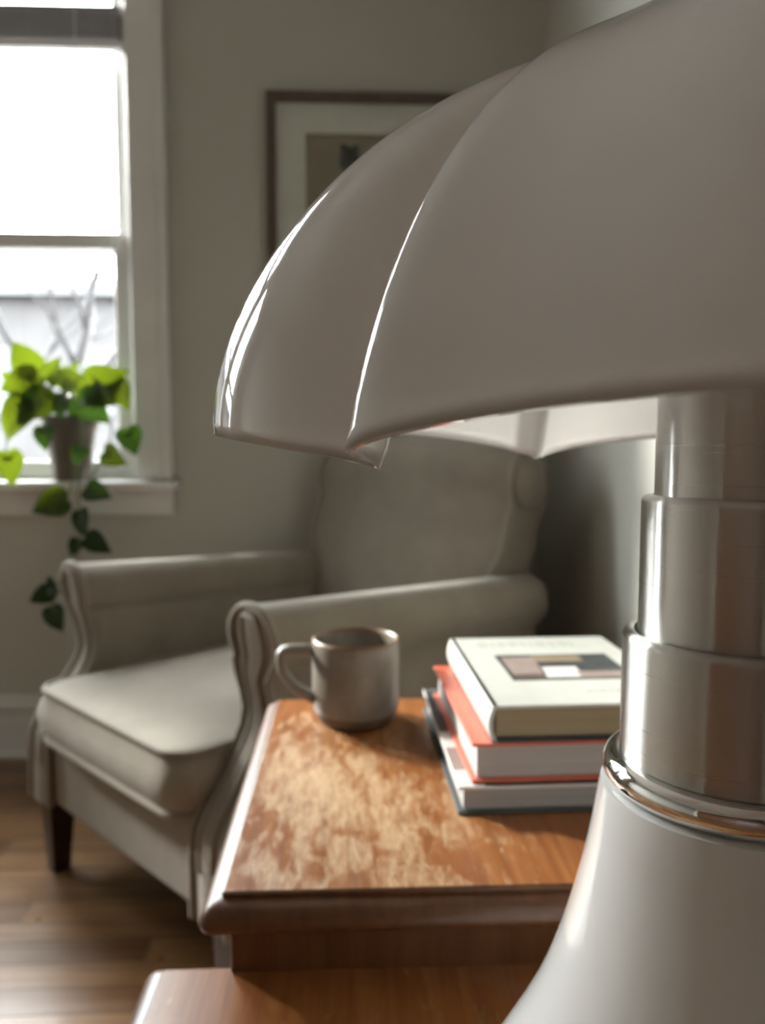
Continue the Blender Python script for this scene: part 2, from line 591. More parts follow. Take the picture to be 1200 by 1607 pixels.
def blind(a, b, label):
    bl = empty('window_blind', ((a + b) / 2, WALL_Y + .010, 1.869))
    tag(bl, label, 'blind')
    hw = (b - a) / 2 - .022
    n = 11
    me = MB()
    for i in range(7):            # slightly arched slat
        t0 = -1 + 2 * i / 7; t1 = -1 + 2 * (i + 1) / 7
        y0, y1 = t0 * .0105, t1 * .0105
        za, zb = .002 * (1 - t0 * t0), .002 * (1 - t1 * t1)
        me.add([(-hw, y0, za), (hw, y0, za), (hw, y1, zb), (-hw, y1, zb), (-hw, y0, za - .0055), (hw, y0, za - .0055), (hw, y1, zb - .0055), (-hw, y1, zb - .0055)],
               [(0, 1, 2, 3), (7, 6, 5, 4), (0, 4, 5, 1), (3, 2, 6, 7), (0, 3, 7, 4), (1, 5, 6, 2)])
    slat = me.mesh('slat', M_blind)
    MB().box(-hw, hw, -.012, .012, 0, .020).build('bottom_rail', M_blindrail, bl, bevel=.003)
    for k in range(n):
        link(slat, 'slat', bl, (random.uniform(-.001, .001), random.uniform(-.001, .001), .0275 + k * .0076))
    MB().box(-hw, hw, -.012, .012, 2.216 - 1.869, 2.236 - 1.869).build('head_rail', M_blindrail, bl, bevel=.003)
    for x in (-hw * .75, hw * .72):
        MB().tube([(x, -.0135, .0), (x, -.0135, .35)], .0015, 6).build('lift_cord', M_blindrail, bl)
    return bl


blind(*OPEN[0], 'dark grey slatted blind drawn up near the top of the window')

# ------------------------------------------------------------------ outside
M_ground = mat('street_ground', (.36, .35, .34), .9)
setp(M_ground, 'Base Color', ramp(M_ground, noise(M_ground, coords(M_ground), 1.5, 5), [(.3, (.05, .05, .049)), (.7, (.07, .069, .066))]))
tag(MB().box(-70, 70, -70, 70, -1.4, -1.2).build('ground', M_ground), kind='structure')
M_facade = mat('pale_facade', (.17, .16, .165), .85)
setp(M_facade, 'Base Color', ramp(M_facade, noise(M_facade, coords(M_facade), .9, 5), [(.3, (.026, .0245, .0255)), (.7, (.040, .038, .039))]))
M_brick = mat('rose_facade', (.17, .13, .125), .85)
setp(M_brick, 'Base Color', ramp(M_brick, noise(M_brick, coords(M_brick), 1.3, 5), [(.3, (.031, .025, .0245)), (.7, (.040, .034, .0335))]))
M_roof = mat('slate_roof', (.115, .12, .14), .8)
setp(M_roof, 'Base Color', ramp(M_roof, noise(M_roof, coords(M_roof), 2, 4), [(.3, (.018, .020, .024)), (.7, (.025, .027, .032))]))
M_houseglass = mat('house_glass', (.10, .12, .15), .1)
setp(M_houseglass, 'Base Color', ramp(M_houseglass, noise(M_houseglass, coords(M_houseglass), 1, 2), [(.3, (.012, .015, .021)), (.7, (.018, .022, .029))]))
M_housetrim = mat('house_trim', (.24, .24, .245), .7)
setp(M_housetrim, 'Base Color', ramp(M_housetrim, noise(M_housetrim, coords(M_housetrim), 2, 2), [(.3, (.034, .034, .036)), (.7, (.043, .043, .045))]))


def house(x0, x1, y, ztop, fac, label):
    h = empty('row_house', ((x0 + x1) / 2, y, -1.2))
    tag(h, label, 'house', 'houses across the street')
    hw = (x1 - x0) / 2; H = ztop + 1.2
    MB().box(-hw, hw, 0, 7, 0, H - .75).build('wall', fac, h)
    m = MB()
    m.add([(-hw, -.25, H - .75), (hw, -.25, H - .75), (hw, 2.2, H), (-hw, 2.2, H), (-hw, 7.2, H - .75), (hw, 7.2, H - .75)],
          [(0, 1, 2, 3), (3, 2, 5, 4), (0, 3, 4), (1, 5, 2), (0, 4, 5, 1)])
    m.build('roof', M_roof, h)
    MB().box(-hw, hw, -.3, -.02, H - .88, H - .72).build('cornice', M_housetrim, h)
    n = max(2, int(hw * 2 / 1.6))
    fr = MB().box(-.42, .42, -.06, .02, -.05, 1.35).mesh('window', M_housetrim)
    gl = MB().box(-.34, .34, -.075, .0, .04, .62).mesh('pane', M_houseglass)
    for lev in (.7, 2.75):
        if lev + 1.5 > H - .8: continue
        for k in range(n):
            x = -hw + (k + .5) * 2 * hw / n
            wnd = link(fr, 'window', h, (x, 0, lev))
            link(gl, 'pane', wnd, (0, 0, 0)); link(gl, 'pane', wnd, (0, 0, .65))
    return h


house(-8.2, -4.2, 16.0, 4.75, M_facade, 'pale two storey house with slate roof right behind the potted plant')
house(-12.6, -8.25, 16.3, 5.1, M_brick, 'rose tinted house with slate roof left of the pale one')
house(-17.5, -12.65, 16.0, 4.8, M_facade, 'pale house at the far left end of the row')

M_bark = mat('winter_bark', (.16, .15, .155), .9)
setp(M_bark, 'Base Color', ramp(M_bark, noise(M_bark, coords(M_bark), 6, 4), [(.3, (.020, .019, .020)), (.7, (.030, .028, .030))]))


def tree(x, y, h, seed, label):
    rnd = random.Random(seed)
    t = empty('bare_tree', (x, y, -1.2)); tag(t, label, 'tree', 'bare street trees')
    tr_mb = MB(); br_mb = MB()
    tr_mb.tube([(0, 0, 0), (.05, 0, h * .25), (.02, .03, h * .45)], [.17, .13, .11], 10)

    def branch(p, d, ln, r, lev):
        pts = [Vector(p)]; rr = [r]
        for i in range(4):
            d = (d + Vector((rnd.uniform(-.22, .22), rnd.uniform(-.22, .22), rnd.uniform(-.05, .18)))).normalized()
            pts.append(pts[-1] + d * ln / 4); rr.append(r * (1 - .17 * (i + 1)))
        br_mb.tube(pts, rr, 6)
        if lev < 3:
            for i in (1, 2, 3, 4):
                nd = (d + Vector((rnd.uniform(-.9, .9), rnd.uniform(-.9, .9), rnd.uniform(-.2, .5)))).normalized()
                branch(pts[i], nd, ln * .62, rr[i] * .6, lev + 1)
    for k in range(4):
        a = k * 1.6 + rnd.random()
        branch((.02, .03, h * (.36 + .025 * k)), Vector((math.cos(a) * .6, math.sin(a) * .6, .9)).normalized(), h * .33, .075, 0)
    tr_mb.build('trunk', M_bark, t, smooth=True)
    br_mb.build('branches', M_bark, t, smooth=True)


tree(-3.55, 9.5, 6.0, 3, 'bare street tree behind the right side of the potted plant')
tree(-8.2, 10.5, 6.5, 9, 'bare street tree farther left along the street')

# ------------------------------------------------------------------ framed picture on the back wall
M_frame = mat('frame_wood', (.085, .052, .038), .4)
setp(M_frame, 'Base Color', ramp(M_frame, noise(M_frame, coords(M_frame, 'Object', (12, 12, 12)), 3, 4), [(.3, (.075, .052, .040)), (.7, (.115, .082, .064))]))
M_mat = mat('mat_board', (.66, .645, .60), .9)
setp(M_mat, 'Base Color', ramp(M_mat, noise(M_mat, coords(M_mat), 30, 2), [(.3, (.64, .625, .58)), (.7, (.68, .665, .62))]))
M_paper = mat('print_paper', (.27, .235, .185), .9)
setp(M_paper, 'Base Color', ramp(M_paper, noise(M_paper, coords(M_paper), 16, 5, .6), [(.3, (.25, .21, .16)), (.7, (.30, .26, .205))]))
M_ink = mat('print_ink', (.07, .07, .075), .9)
setp(M_ink, 'Base Color', ramp(M_ink, noise(M_ink, coords(M_ink), 60, 4), [(.3, (.045, .045, .05)), (.7, (.11, .105, .10))]))
M_pglass = bpy.data.materials.get('window_glass')
pf = empty('framed_picture', (.085, WALL_Y, 1.40))
tag(pf, 'framed print in thin brown frame with wide cream mat above the armchair', 'picture')
fx, fz0, fz1 = .303, -.36, .362
fw = .025
for (x0, x1, z0, z1) in ((-fx, -fx + fw, fz0, fz1), (fx - fw, fx, fz0, fz1), (-fx + fw, fx - fw, fz1 - fw, fz1), (-fx + fw, fx - fw, fz0, fz0 + fw)):
    MB().box(x0, x1, -.028, -.004, z0, z1).build('frame_rail', M_frame, pf, bevel=.003)
MB().box(-fx + .005, fx - .005, -.008, -.001, fz0 + .005, fz1 - .005).build('backing_board', M_frame, pf)
mw = .076
m = MB()
m.box(-fx + fw, -fx + fw + mw, -.013, -.009, fz0 + fw, fz1 - fw); m.box(fx - fw - mw, fx - fw, -.013, -.009, fz0 + fw, fz1 - fw)
m.box(-fx + fw + mw, fx - fw - mw, -.013, -.009, fz1 - fw - mw, fz1 - fw); m.box(-fx + fw + mw, fx - fw - mw, -.013, -.009, fz0 + fw, fz0 + fw + mw)
m.build('mat_board', M_mat, pf)
MB().box(-fx + fw + mw - .005, fx - fw - mw + .005, -.0095, -.0085, fz0 + fw + mw - .005, fz1 - fw - mw + .005).build('print', M_paper, pf)


def blob(poly, name, parent, m, y0=-.0102, y1=-.0094):
    n = len(poly)
    mm = MB()
    vs = [(x, y0, z) for x, z in poly] + [(x, y1, z) for x, z in poly]
    mm.add(vs, [tuple(range(n)), tuple(range(n, 2 * n))[::-1]] + [(i, (i + 1) % n, n + (i + 1) % n, n + i) for i in range(n)])
    return mm.build(name, m, parent)


# a small moth-like ink figure, wings and body, and fainter marks below
def wing(cx, cz, s, flip=1):
    return [(cx + flip * s * x, cz + s * z) for x, z in ((0, -.2), (.12, .25), (.1, .75), (-.05, 1.0), (-.35, 1.15), (-.55, 1.0), (-.5, .6), (-.62, .2), (-.55, -.35), (-.3, -.6), (-.08, -.5))]


ink = blob(wing(-.090, .192, .040), 'printed_figure', pf, M_ink)
blob(wing(-.084, .192, .038, -1), 'printed_figure', pf, M_ink)
blob([(-.090 + .004 * math.cos(t * .628), .197 + .034 * math.sin(t * .628)) for t in range(10)], 'printed_figure', pf, M_ink)
blob([(-.165 + .012 * math.cos(t * .628), .085 + .02 * math.sin(t * .628)) for t in range(10)], 'printed_figure', pf, M_ink)
blob([(.05 + .03 * math.cos(t * .628), -.02 + .016 * math.sin(t * .628)) for t in range(10)], 'printed_figure', pf, M_ink)
blob([(-.06 + .02 * math.cos(t * .628), -.12 + .03 * math.sin(t * .628)) for t in range(10)], 'printed_figure', pf, M_ink)
MB().box(-fx + fw - .003, fx - fw + .003, -.0185, -.0165, fz0 + fw - .003, fz1 - fw + .003).build('glass', M_glass, pf)

# ------------------------------------------------------------------ armchair
chair = empty('armchair', (-.4047, 1.2728, 0), R(-46.3))
tag(chair, 'taupe upholstered roll-arm armchair with piped edges and dark wooden legs', 'armchair')
IW = .250     # half inner width
ARM_SLOPE = .036


def lerp(tab, z):
    if z <= tab[0][0]: return tab[0][1]
    for (a, fa), (b, fb) in zip(tab, tab[1:]):
        if z <= b:
            t = (z - a) / (b - a); t = t * t * (3 - 2 * t)
            return fa + (fb - fa) * t
    return tab[-1][1]


F_TAB = [(.155, .0), (.27, .0), (.45, .100), (.53, .086), (.60, .078)]
WOUT = [(.155, .088), (.30, .078), (.47, .066), (.515, .068)]
RC_W, RC_Z, RC = .045, .560, .054


def arm_levels():
    lv = []
    for k in range(15):
        z = .155 + (.528 - .155) * k / 14
        win = 0 if z < .36 else -.008 * ((z - .36) / .17) ** 2
        wout = lerp(WOUT, z)
        if z > .515:
            wout = RC_W + math.sqrt(max(0, RC ** 2 - (z - RC_Z) ** 2))
        lv.append((z, win, wout))
    for k in range(1, 13):
        a = -.78 + (PI / 2 + .78) * k / 12
        z = RC_Z + RC * math.sin(a)
        dx = RC * math.cos(a)
        lv.append((z, max(RC_W - dx, -.009) if z < RC_Z else RC_W - dx, RC_W + dx))
    lv.sort()
    return lv


def make_arm(s):
    lv = arm_levels()
    yb = .79
    mb = MB(); ND = 10
    loop = [(w, z) for z, w, _ in lv] + [(w, z) for z, _, w in lv[::-1]]
    n = len(loop)

    def P(w, z, t, dy=0.0):
        f = lerp(F_TAB, z)
        y = f + (yb - f) * t + dy
        wt = min(1, max(0, (z - .3) / .2))
        bul = .006 * math.sin(PI * t) * (1 if w > .04 else -1)
        return (s * (IW + w + bul * min(1, max(0, (.50 - z) / .12)) * min(1, max(0, (z - .155) / .1))), y, z - ARM_SLOPE * t * wt)
    vs = [P(w, z, j / ND) for j in range(ND + 1) for w, z in loop]
    fs = []
    for j in range(ND):
        for i in range(n):
            a = j * n + i; b = j * n + (i + 1) % n
            fs.append((a, b, b + n, a + n))
    mb.add(vs, fs)
    # front panel, slightly stuffed
    K = len(lv)
    cap = []
    for z, wi, wo in lv:
        for c in range(5):
            u = c / 4
            cap.append(P(wi + (wo - wi) * u, z, 0, -.010 * math.sin(PI * u) if z < .61 else 0))
    cf = []
    for k in range(K - 1):
        for c in range(4):
            a = k * 5 + c
            cf.append((a, a + 1, a + 6, a + 5))
    mb.add(cap, cf)
    bk = [P(w, z, 1) for w, z in loop]
    mb.add(bk, [tuple(range(n))])
    arm = mb.build('arm', M_uph, chair, smooth=True, auto=50)
    pts = []
    for w, z in loop:
        q = Vector(P(w, z, 0)); pts.append(q + Vector((0, -.004, 0)))
    MB().tube(pts, .0062, 8).build('piping', M_pipe, arm, smooth=True)
    # inner scroll seam line on the front panel
    pts = []
    for z, wi, wo in lv:
        if .23 < z < .60: pts.append(P(wi + (wo - wi) * .30, z, 0, -.008))
    for z, wi, wo in lv[::-1]:
        if .23 < z < .60: pts.append(P(wi + (wo - wi) * .72, z, 0, -.008))
    MB().tube(pts, .0035, 6).build('panel_seam', M_pipe, arm, smooth=True)
    return arm


make_arm(-1); make_arm(1)


def rbox(x0, x1, y0, y1, z0, z1, crown=0, puff=0, n=14, rc=.04, rz=.02):
    """soft cushion-like block: rounded corners in plan, rounded edges, crowned top"""
    mb = MB()
    cx, cy = (x0 + x1) / 2, (y0 + y1) / 2
    hx, hy = (x1 - x0) / 2, (y1 - y0) / 2
    outline = []
    cs = 5
    for qx, qy, a0 in ((1, 1, 0), (-1, 1, 90), (-1, -1, 180), (1, -1, 270)):
        for k in range(cs + 1):
            a = R(a0 + 90 * k / cs)
            outline.append((qx * (hx - rc) + rc * math.cos(a), qy * (hy - rc) + rc * math.sin(a)))
    # densify the straight runs
    pts = []
    for i, p in enumerate(outline):
        q = outline[(i + 1) % len(outline)]
        d = math.hypot(q[0] - p[0], q[1] - p[1])
        m = max(1, int(d / .035))
        for k in range(m): pts.append((p[0] + (q[0] - p[0]) * k / m, p[1] + (q[1] - p[1]) * k / m))
    nn = len(pts)
    rings = []
    hz = z1 - z0
    for k in range(5):
        a = R(90 * k / 4)
        rings.append((rz * (1 - math.sin(a)), z0 + rz * (1 - math.cos(a)), 0))
    for k in range(1, 6):
        t = k / 6
        rings.append((-puff * math.sin(PI * t), z0 + rz + (hz - 2 * rz) * t, 0))
    for k in range(5):
        a = R(90 * k / 4)
        rings.append((rz * (1 - math.cos(a)), z1 - rz + rz * math.sin(a), 0))
    vs = []; fs = []
    for ins, z, _ in rings:
        for x, y in pts:
            l = math.hypot(x, y)
            sx = (hx - ins) / hx; sy = (hy - ins) / hy
            vs.append((cx + x * sx, cy + y * sy, z))
    NR = len(rings)
    top_in = 6
    for k in range(1, top_in + 1):
        t = k / top_in
        for x, y in pts:
            sc = (1 - rz / min(hx, hy)) * (1 - t * .97)
            vs.append((cx + x * sc, cy + y * sc, z1 + crown * math.sin(t * PI / 2)))
    tot = NR + top_in
    for i in range(tot - 1):
        for k in range(nn):
            a = i * nn + k; b = i * nn + (k + 1) % nn
            fs.append((a, b, b + nn, a + nn))
    fs.append(tuple(range(nn))[::-1])
    fs.append(tuple((tot - 1) * nn + k for k in range(nn)))
    mb.add(vs, fs)
    mb.outline = [(cx + x, cy + y) for x, y in pts]
    return mb


rbox(-IW - .02, IW + .02, .006, .79, .155, .296, 0, 0, rc=.02, rz=.012).build('seat_base', M_uph, chair, smooth=True, auto=60)
cb = rbox(-IW + .003, IW - .003, -.022, .69, .294, .402, .034, .012, rc=.045, rz=.014)
cush = cb.build('seat_cushion', M_uph_lit, chair, smooth=True, auto=70)
for zz in (.303, .397):
    MB().tube([(x, y, zz) for x, y in cb.outline], .0058, 8, closed=True).build('piping', M_pipe, cush, smooth=True)

# reclined back with a rolled top
side = [(.625, .29), (.642, .40), (.668, .52), (.700, .63), (.732, .725)]
RCY, RCZ, RR = .800, .772, .072
for k in range(1, 19):
    a = R(208 - 238 * k / 18)
    side.append((RCY + RR * math.cos(a), RCZ + RR * math.sin(a)))
side += [(.842, .70), (.838, .58), (.832, .42), (.825, .155), (.73, .155), (.66, .25)]
YM = .76
mb = MB(); NX = 16; n = len(side)
vs = []
for j in range(NX + 1):
    u = -1 + 2 * j / NX
    edge = max(0, abs(u) - .86) / .14
    for (y, z) in side:
        k = 1 - .034 * edge ** 2
        pil = .026 * (1 - u * u) if (y < YM and z > .35) else 0
        lift = .034 * (1 - abs(u) ** 2.4) * min(1, max(0, (z - .70) / .1))
        vs.append((u * (IW - .002 + .042 * min(1, max(0, (z - .56) / .05))), YM + (y - YM) * k - pil, .60 + (z - .60) * k + lift))
fs = []
for j in range(NX):
    for i in range(n):
        a = j * n + i; b = j * n + (i + 1) % n
        fs.append((a, b, b + n, a + n))
fs.append(tuple(range(n))); fs.append(tuple(NX * n + i for i in range(n)))
mb.add(vs, fs)
back = mb.build('backrest', M_uph, chair, smooth=True, auto=55)
for s in (-1, 1):
    pts = [(s * (IW - .001 + .042 * min(1, max(0, (z - .56) / .05))), YM + (y - YM) * .975, .60 + (z - .60) * .975) for y, z in side[1:26]]
    MB().tube(pts, .0058, 8).build('piping', M_pipe, back, smooth=True)
    # rounded scroll boss on the end of the roll
    o = MB().lathe([(.062, 0), (.058, .010), (.040, .020), (0, .024)], 28).build('scroll_boss', M_uph, back, smooth=True)
    o.location = (s * (IW + .036), RCY, RCZ); o.rotation_euler = (0, s * PI / 2, 0)


M_added_cover = mat('dust_cover', (.012, .012, .012), .9)  # unseen black panel, added to cut bounce light under the chair
MB().box(-IW - .06, IW + .06, .03, .80, .148, .154).build('dust_cover', M_added_cover, chair)


def leg(x, y, dy):
    m = MB()
    a, b = .027, .017
    vs = []
    for h, q, oy in ((.16, a, 0), (0, b, dy)):
        for sx, sy in ((-1, -1), (1, -1), (1, 1), (-1, 1)): vs.append((x + sx * q, y + sy * q + oy, h))
    m.add(vs, [(0, 1, 2, 3), (7, 6, 5, 4), (0, 4, 5, 1), (1, 5, 6, 2), (2, 6, 7, 3), (3, 7, 4, 0)])
    m.build('leg', M_darkleg, chair, bevel=.003)


for s in (-1, 1):
    leg(s * .304, .034, -.002); leg(s * .265, .79, .04)

# ------------------------------------------------------------------ step end table
TZ, LZ = .575, .519
tbl = empty('step_table', (0, 0, 0))
tag(tbl, 'worn reddish-brown two-tier wooden side table with moulded edges', 'table')


def moulded_top(name, x0, x1, y0, y1, ztop, th):
    # a plain field with a raised lip, then a quirk and a rounded nose
    prof = [(.014, 0), (.0125, -.0008), (.0125, -.0036), (.0085, -.0042), (.0045, -.0062), (.0012, -.0105), (0, -.0155), (.0015, -.0195), (.006, -th)]
    cx, cy = (x0 + x1) / 2, (y0 + y1) / 2
    hx, hy = (x1 - x0) / 2, (y1 - y0) / 2
    m = MB(); vs = []; fs = []
    cs = 3
    for ins, dz in prof:
        rc = max(.0015, .007 - ins * .35)
        for qx, qy, a0 in ((1, 1, 0), (-1, 1, 90), (-1, -1, 180), (1, -1, 270)):
            for k in range(cs + 1):
                a = R(a0 + 90 * k / cs)
                vs.append((qx * (hx - ins - rc) + rc * math.cos(a), qy * (hy - ins - rc) + rc * math.sin(a), dz))
    n = 4 * (cs + 1)
    for i in range(len(prof) - 1):
        for k in range(n):
            a = i * n + k; b = i * n + (k + 1) % n
            fs.append((a, b, b + n, a + n))
    m.add(vs, fs, 1)
    m.add(vs[:n], [tuple(range(n))], 0)
    m.add(vs[-n:], [tuple(range(n))[::-1]], 1)
    o = m.build(name, [M_top, M_edge_shade], tbl, smooth=True, auto=38)
    o.location = (cx, cy, ztop)
    return o


UX0, UX1, UY0, UY1 = -.0915, .47, .4325, .815
moulded_top('upper_top', UX0, UX1, UY0, UY1, TZ, .0225)
LX0, LX1, LY0, LY1 = -.131, .505, .03, .470
moulded_top('lower_top', LX0, LX1, LY0, LY1, LZ, .0225)
AY = UY0 + .020                                              # face of the riser under the upper top
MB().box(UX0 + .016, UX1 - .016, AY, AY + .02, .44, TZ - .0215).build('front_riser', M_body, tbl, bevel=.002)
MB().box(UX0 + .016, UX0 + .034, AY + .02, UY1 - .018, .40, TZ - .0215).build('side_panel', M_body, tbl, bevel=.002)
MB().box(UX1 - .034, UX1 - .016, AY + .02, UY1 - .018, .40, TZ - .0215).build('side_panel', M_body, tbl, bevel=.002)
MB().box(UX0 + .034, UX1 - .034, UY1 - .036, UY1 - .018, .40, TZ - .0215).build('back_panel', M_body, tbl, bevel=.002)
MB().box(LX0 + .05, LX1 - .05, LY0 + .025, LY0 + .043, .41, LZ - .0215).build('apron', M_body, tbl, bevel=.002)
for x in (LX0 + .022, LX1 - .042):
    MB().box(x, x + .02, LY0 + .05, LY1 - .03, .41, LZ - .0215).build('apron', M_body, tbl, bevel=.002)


def tleg(x, y, zt):
    m = MB(); vs = []
    for h, q in ((zt, .022), (.40, .022), (0, .013)):
        for sx, sy in ((-1, -1), (1, -1), (1, 1), (-1, 1)): vs.append((x + sx * q, y + sy * q, h))
    fs = [(0, 1, 2, 3), (11, 10, 9, 8)]
    for i in (0, 4):
        for k in range(4): fs.append((i + k, i + 4 + k, i + 4 + (k + 1) % 4, i + (k + 1) % 4))
    m.add(vs, fs); m.build('leg', M_body, tbl, bevel=.002)


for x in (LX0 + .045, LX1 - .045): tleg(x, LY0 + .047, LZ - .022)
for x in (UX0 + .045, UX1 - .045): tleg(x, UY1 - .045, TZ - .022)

# ------------------------------------------------------------------ lamp
LC = (.15162, .29282)
lamp = empty('table_lamp', (LC[0], LC[1], .513))
tag(lamp, 'white table lamp with scalloped opal shade, telescopic steel stem and flared base', 'lamp')
z0 = .513
base_prof = [(0, .006), (.122, .006), (.1245, .0075), (.1245, .009), (.119, .012), (.1135, .019), (.1035, .038), (.0925, .0585), (.0811, .0798), (.0727, .0989), (.0651, .1219), (.0590, .1449), (.0542, .1675), (.0519, .183), (.0504, .1915), (.046, .192), (0, .192)]
# smooth the flare
def smooth_prof(pr, lo, hi, it=2):
    for _ in range(it):
        mid = pr[lo:hi]
        new = [mid[0]]
        for a, b in zip(mid, mid[1:]):
            new += [(a[0] * .75 + b[0] * .25, a[1] * .75 + b[1] * .25), (a[0] * .25 + b[0] * .75, a[1] * .25 + b[1] * .75)]
        new.append(mid[-1])
        pr = pr[:lo] + new + pr[hi:]
        hi = lo + len(new)
    return pr
bpz = smooth_prof(base_prof, 4, 15)
MB().lathe(bpz, 128).build('base', M_lampbase, lamp, smooth=True, auto=40)
# polished collar: a half-round ring
cp = [(.0415, .1910)]
for k in range(15):
    a = R(-95 + 190 * k / 14)
    cp.append((.0443 + .0056 * math.cos(a), .1985 + .0062 * math.sin(a)))
cp += [(.0439, .2042), (.0431, .2030), (.0400, .2024)]
MB().lathe(cp, 128).build('collar', M_chrome, lamp, smooth=True, auto=50)


def stem(name, r, za, zb, lip=.0032):
    pr = [(r * .6, za), (r, za)]
    for k in range(6):
        a = R(90 * k / 5)
        pr.append((r - lip * (1 - math.cos(a)), zb - lip + lip * math.sin(a)))
    pr += [(r - lip - .0006, zb), (r - lip - .0012, zb - .0006), (r - lip - .0012, zb - .006)]
    return MB().lathe(pr, 128).build(name, M_steel, lamp, smooth=True, auto=35)


stem('lower_tube', .0431, .2022, .7680 - z0)
stem('middle_tube', .0371, .2400, .8222 - z0)
stem('upper_tube', .0322, .2900, .9050 - z0, .003)

# shade: plan outline of one lobe (angle from its crease in degrees, radius ratio)
PHI0 = 210.15
NL = 4
RS = .2005
SPANS = [84.82, 84.82, 84.82, 105.54]
KX = [2.6, 14, 28, 42, 54, 64, 73, 81, 86, 90.]
KY = [.9155, .8941, .9218, .9914, 1.0240, 1.0165, .9787, .9197, .8739, .8348]


def spline(kx, ky):
    n = len(kx); h = [kx[i + 1] - kx[i] for i in range(n - 1)]
    al = [0] * n; l = [1] * n; mu = [0] * n; z = [0] * n; c = [0] * n
    for i in range(1, n - 1):
        al[i] = 3 * ((ky[i + 1] - ky[i]) / h[i] - (ky[i] - ky[i - 1]) / h[i - 1])
        l[i] = 2 * (kx[i + 1] - kx[i - 1]) - h[i - 1] * mu[i - 1]
        mu[i] = h[i] / l[i]; z[i] = (al[i] - h[i - 1] * z[i - 1]) / l[i]
    for j in range(n - 2, -1, -1): c[j] = z[j] - mu[j] * c[j + 1]

    def f(x):
        i = 0
        while i < n - 2 and x > kx[i + 1]: i += 1
        d = x - kx[i]
        b = (ky[i + 1] - ky[i]) / h[i] - h[i] * (2 * c[i] + c[i + 1]) / 3
        return ky[i] + b * d + c[i] * d * d + (c[i + 1] - c[i]) / (3 * h[i]) * d ** 3
    return f


lobe_spline = spline(KX, KY)


def lobe_ratio(an):
    if an < KX[0]:
        return KY[-1] + (KY[0] - KY[-1]) * math.sin(an / KX[0] * PI / 2) ** .9
    return lobe_spline(an)


ctrl = []
st = 0
for k in range(NL):
    for an in [0, .6, 1.8, 4.2, 8.0] + [11.0 + i * 2.55 for i in range(31)]:
        t = R(PHI0 + st + an * SPANS[k] / 90); q = lobe_ratio(an)
        ctrl.append((math.cos(t) * q, math.sin(t) * q, k + an / 90.0))
    st += SPANS[k]


def chaikin(p):
    o = []
    n = len(p)
    for i in range(n):
        a, b = p[i], p[(i + 1) % n]
        bs = b[2] if b[2] >= a[2] else b[2] + NL
        o.append((a[0] * .75 + b[0] * .25, a[1] * .75 + b[1] * .25, (a[2] * .75 + bs * .25) % NL))
        o.append((a[0] * .25 + b[0] * .75, a[1] * .25 + b[1] * .75, (a[2] * .25 + bs * .75) % NL))
    return o


plan = chaikin(chaikin(ctrl))
Z_RIM_LO, Z_RIM_AMP, Z_TOP = .8352 - z0, .0149, .9870 - z0
NT = 44
vs = []; fs = []
n = len(plan)
for j in range(NT + 1):
    a = (PI / 2) * j / NT
    a = a * .985
    zz = math.sin(a)
    rr = (1 - zz ** 1.745) ** .4072
    fold = 1.0 + .6 * (j / NT) ** .536
    for (x, y, s) in plan:
        q = math.hypot(x, y); t = math.atan2(y, x)
        qq = 1 - (1 - q) * fold
        u = s % 1.0
        zr = Z_RIM_LO + Z_RIM_AMP * max(0.0, math.sin(PI * u ** .770)) ** .717
        vs.append((RS * rr * qq * math.cos(t), RS * rr * qq * math.sin(t), zr + (Z_TOP - zr) * zz))
for j in range(NT):
    for i in range(n):
        p = j * n + i; q = j * n + (i + 1) % n
        fs.append((p, q, q + n, p + n))
fs.append(tuple(NT * n + i for i in range(n)))
m = MB().add(vs, fs)
shade = m.build('lamp_shade', M_opal, lamp, smooth=True)
so = shade.modifiers.new('thickness', 'SOLIDIFY'); so.thickness = .0022; so.offset = -1
o = MB().lathe([(.014, Z_TOP - .003), (.014, Z_TOP + .003), (.010, Z_TOP + .008), (0, Z_TOP + .009)], 32).build('finial', M_chrome, lamp, smooth=True)
# lamp holder and bulbs under the shade
MB().lathe([(.0300, .388), (.020, .392), (.016, .420), (.005, .422), (.005, Z_TOP - .002), (0, Z_TOP - .002)], 32).build('lamp_holder', M_socket, lamp, smooth=True, auto=40)
for k in range(2):
    a = 1.1 + PI * k
    o = MB().lathe([(.0, -.002), (.012, 0), (.013, .018), (.019, .032), (.021, .045), (.017, .058), (.008, .066), (0, .068)], 24).build('bulb', M_bulb, lamp, smooth=True)
    o.location = (.016 * math.cos(a), .016 * math.sin(a), .408)
    o.rotation_euler = (0, R(82), a)

# ------------------------------------------------------------------ mug
mug = empty('mug', (.0035, .7385, TZ), 0)
tag(mug, 'grey stoneware mug with brown rim standing on the table beside the books', 'mug')
mr = .0425
mp_ = [(0, 0.0), (.031, 0.0), (.0345, .0015), (.0385, .0065), (.0410, .0125), (mr, .020), (mr, .050), (.0424, .0785), (.0420, .0815), (.0405, .0825), (.0388, .0812), (.0385, .078), (.0384, .030), (.037, .014), (.030, .0085), (0, .0075)]
MB().lathe(mp_, 72).build('body', M_mug, mug, smooth=True, auto=60)
hp = []
hdir = R(188)
for k in range(17):
    t = k / 16
    ax = (-.0015, .027, .031, .029, .021, .012, -.002)
    az = (.0715, .0725, .064, .052, .040, .032, .0235)
    # Catmull through the handle points
    f = t * 6; i = min(5, int(f)); u = f - i
    def cr(arr):
        p0 = arr[max(0, i - 1)]; p1 = arr[i]; p2 = arr[i + 1]; p3 = arr[min(6, i + 2)]
        return .5 * (2 * p1 + (p2 - p0) * u + (2 * p0 - 5 * p1 + 4 * p2 - p3) * u * u + (3 * p1 - p0 - 3 * p2 + p3) * u ** 3)
    rad = mr - .001 + cr(ax)
    hp.append((rad * math.cos(hdir), rad * math.sin(hdir), cr(az)))
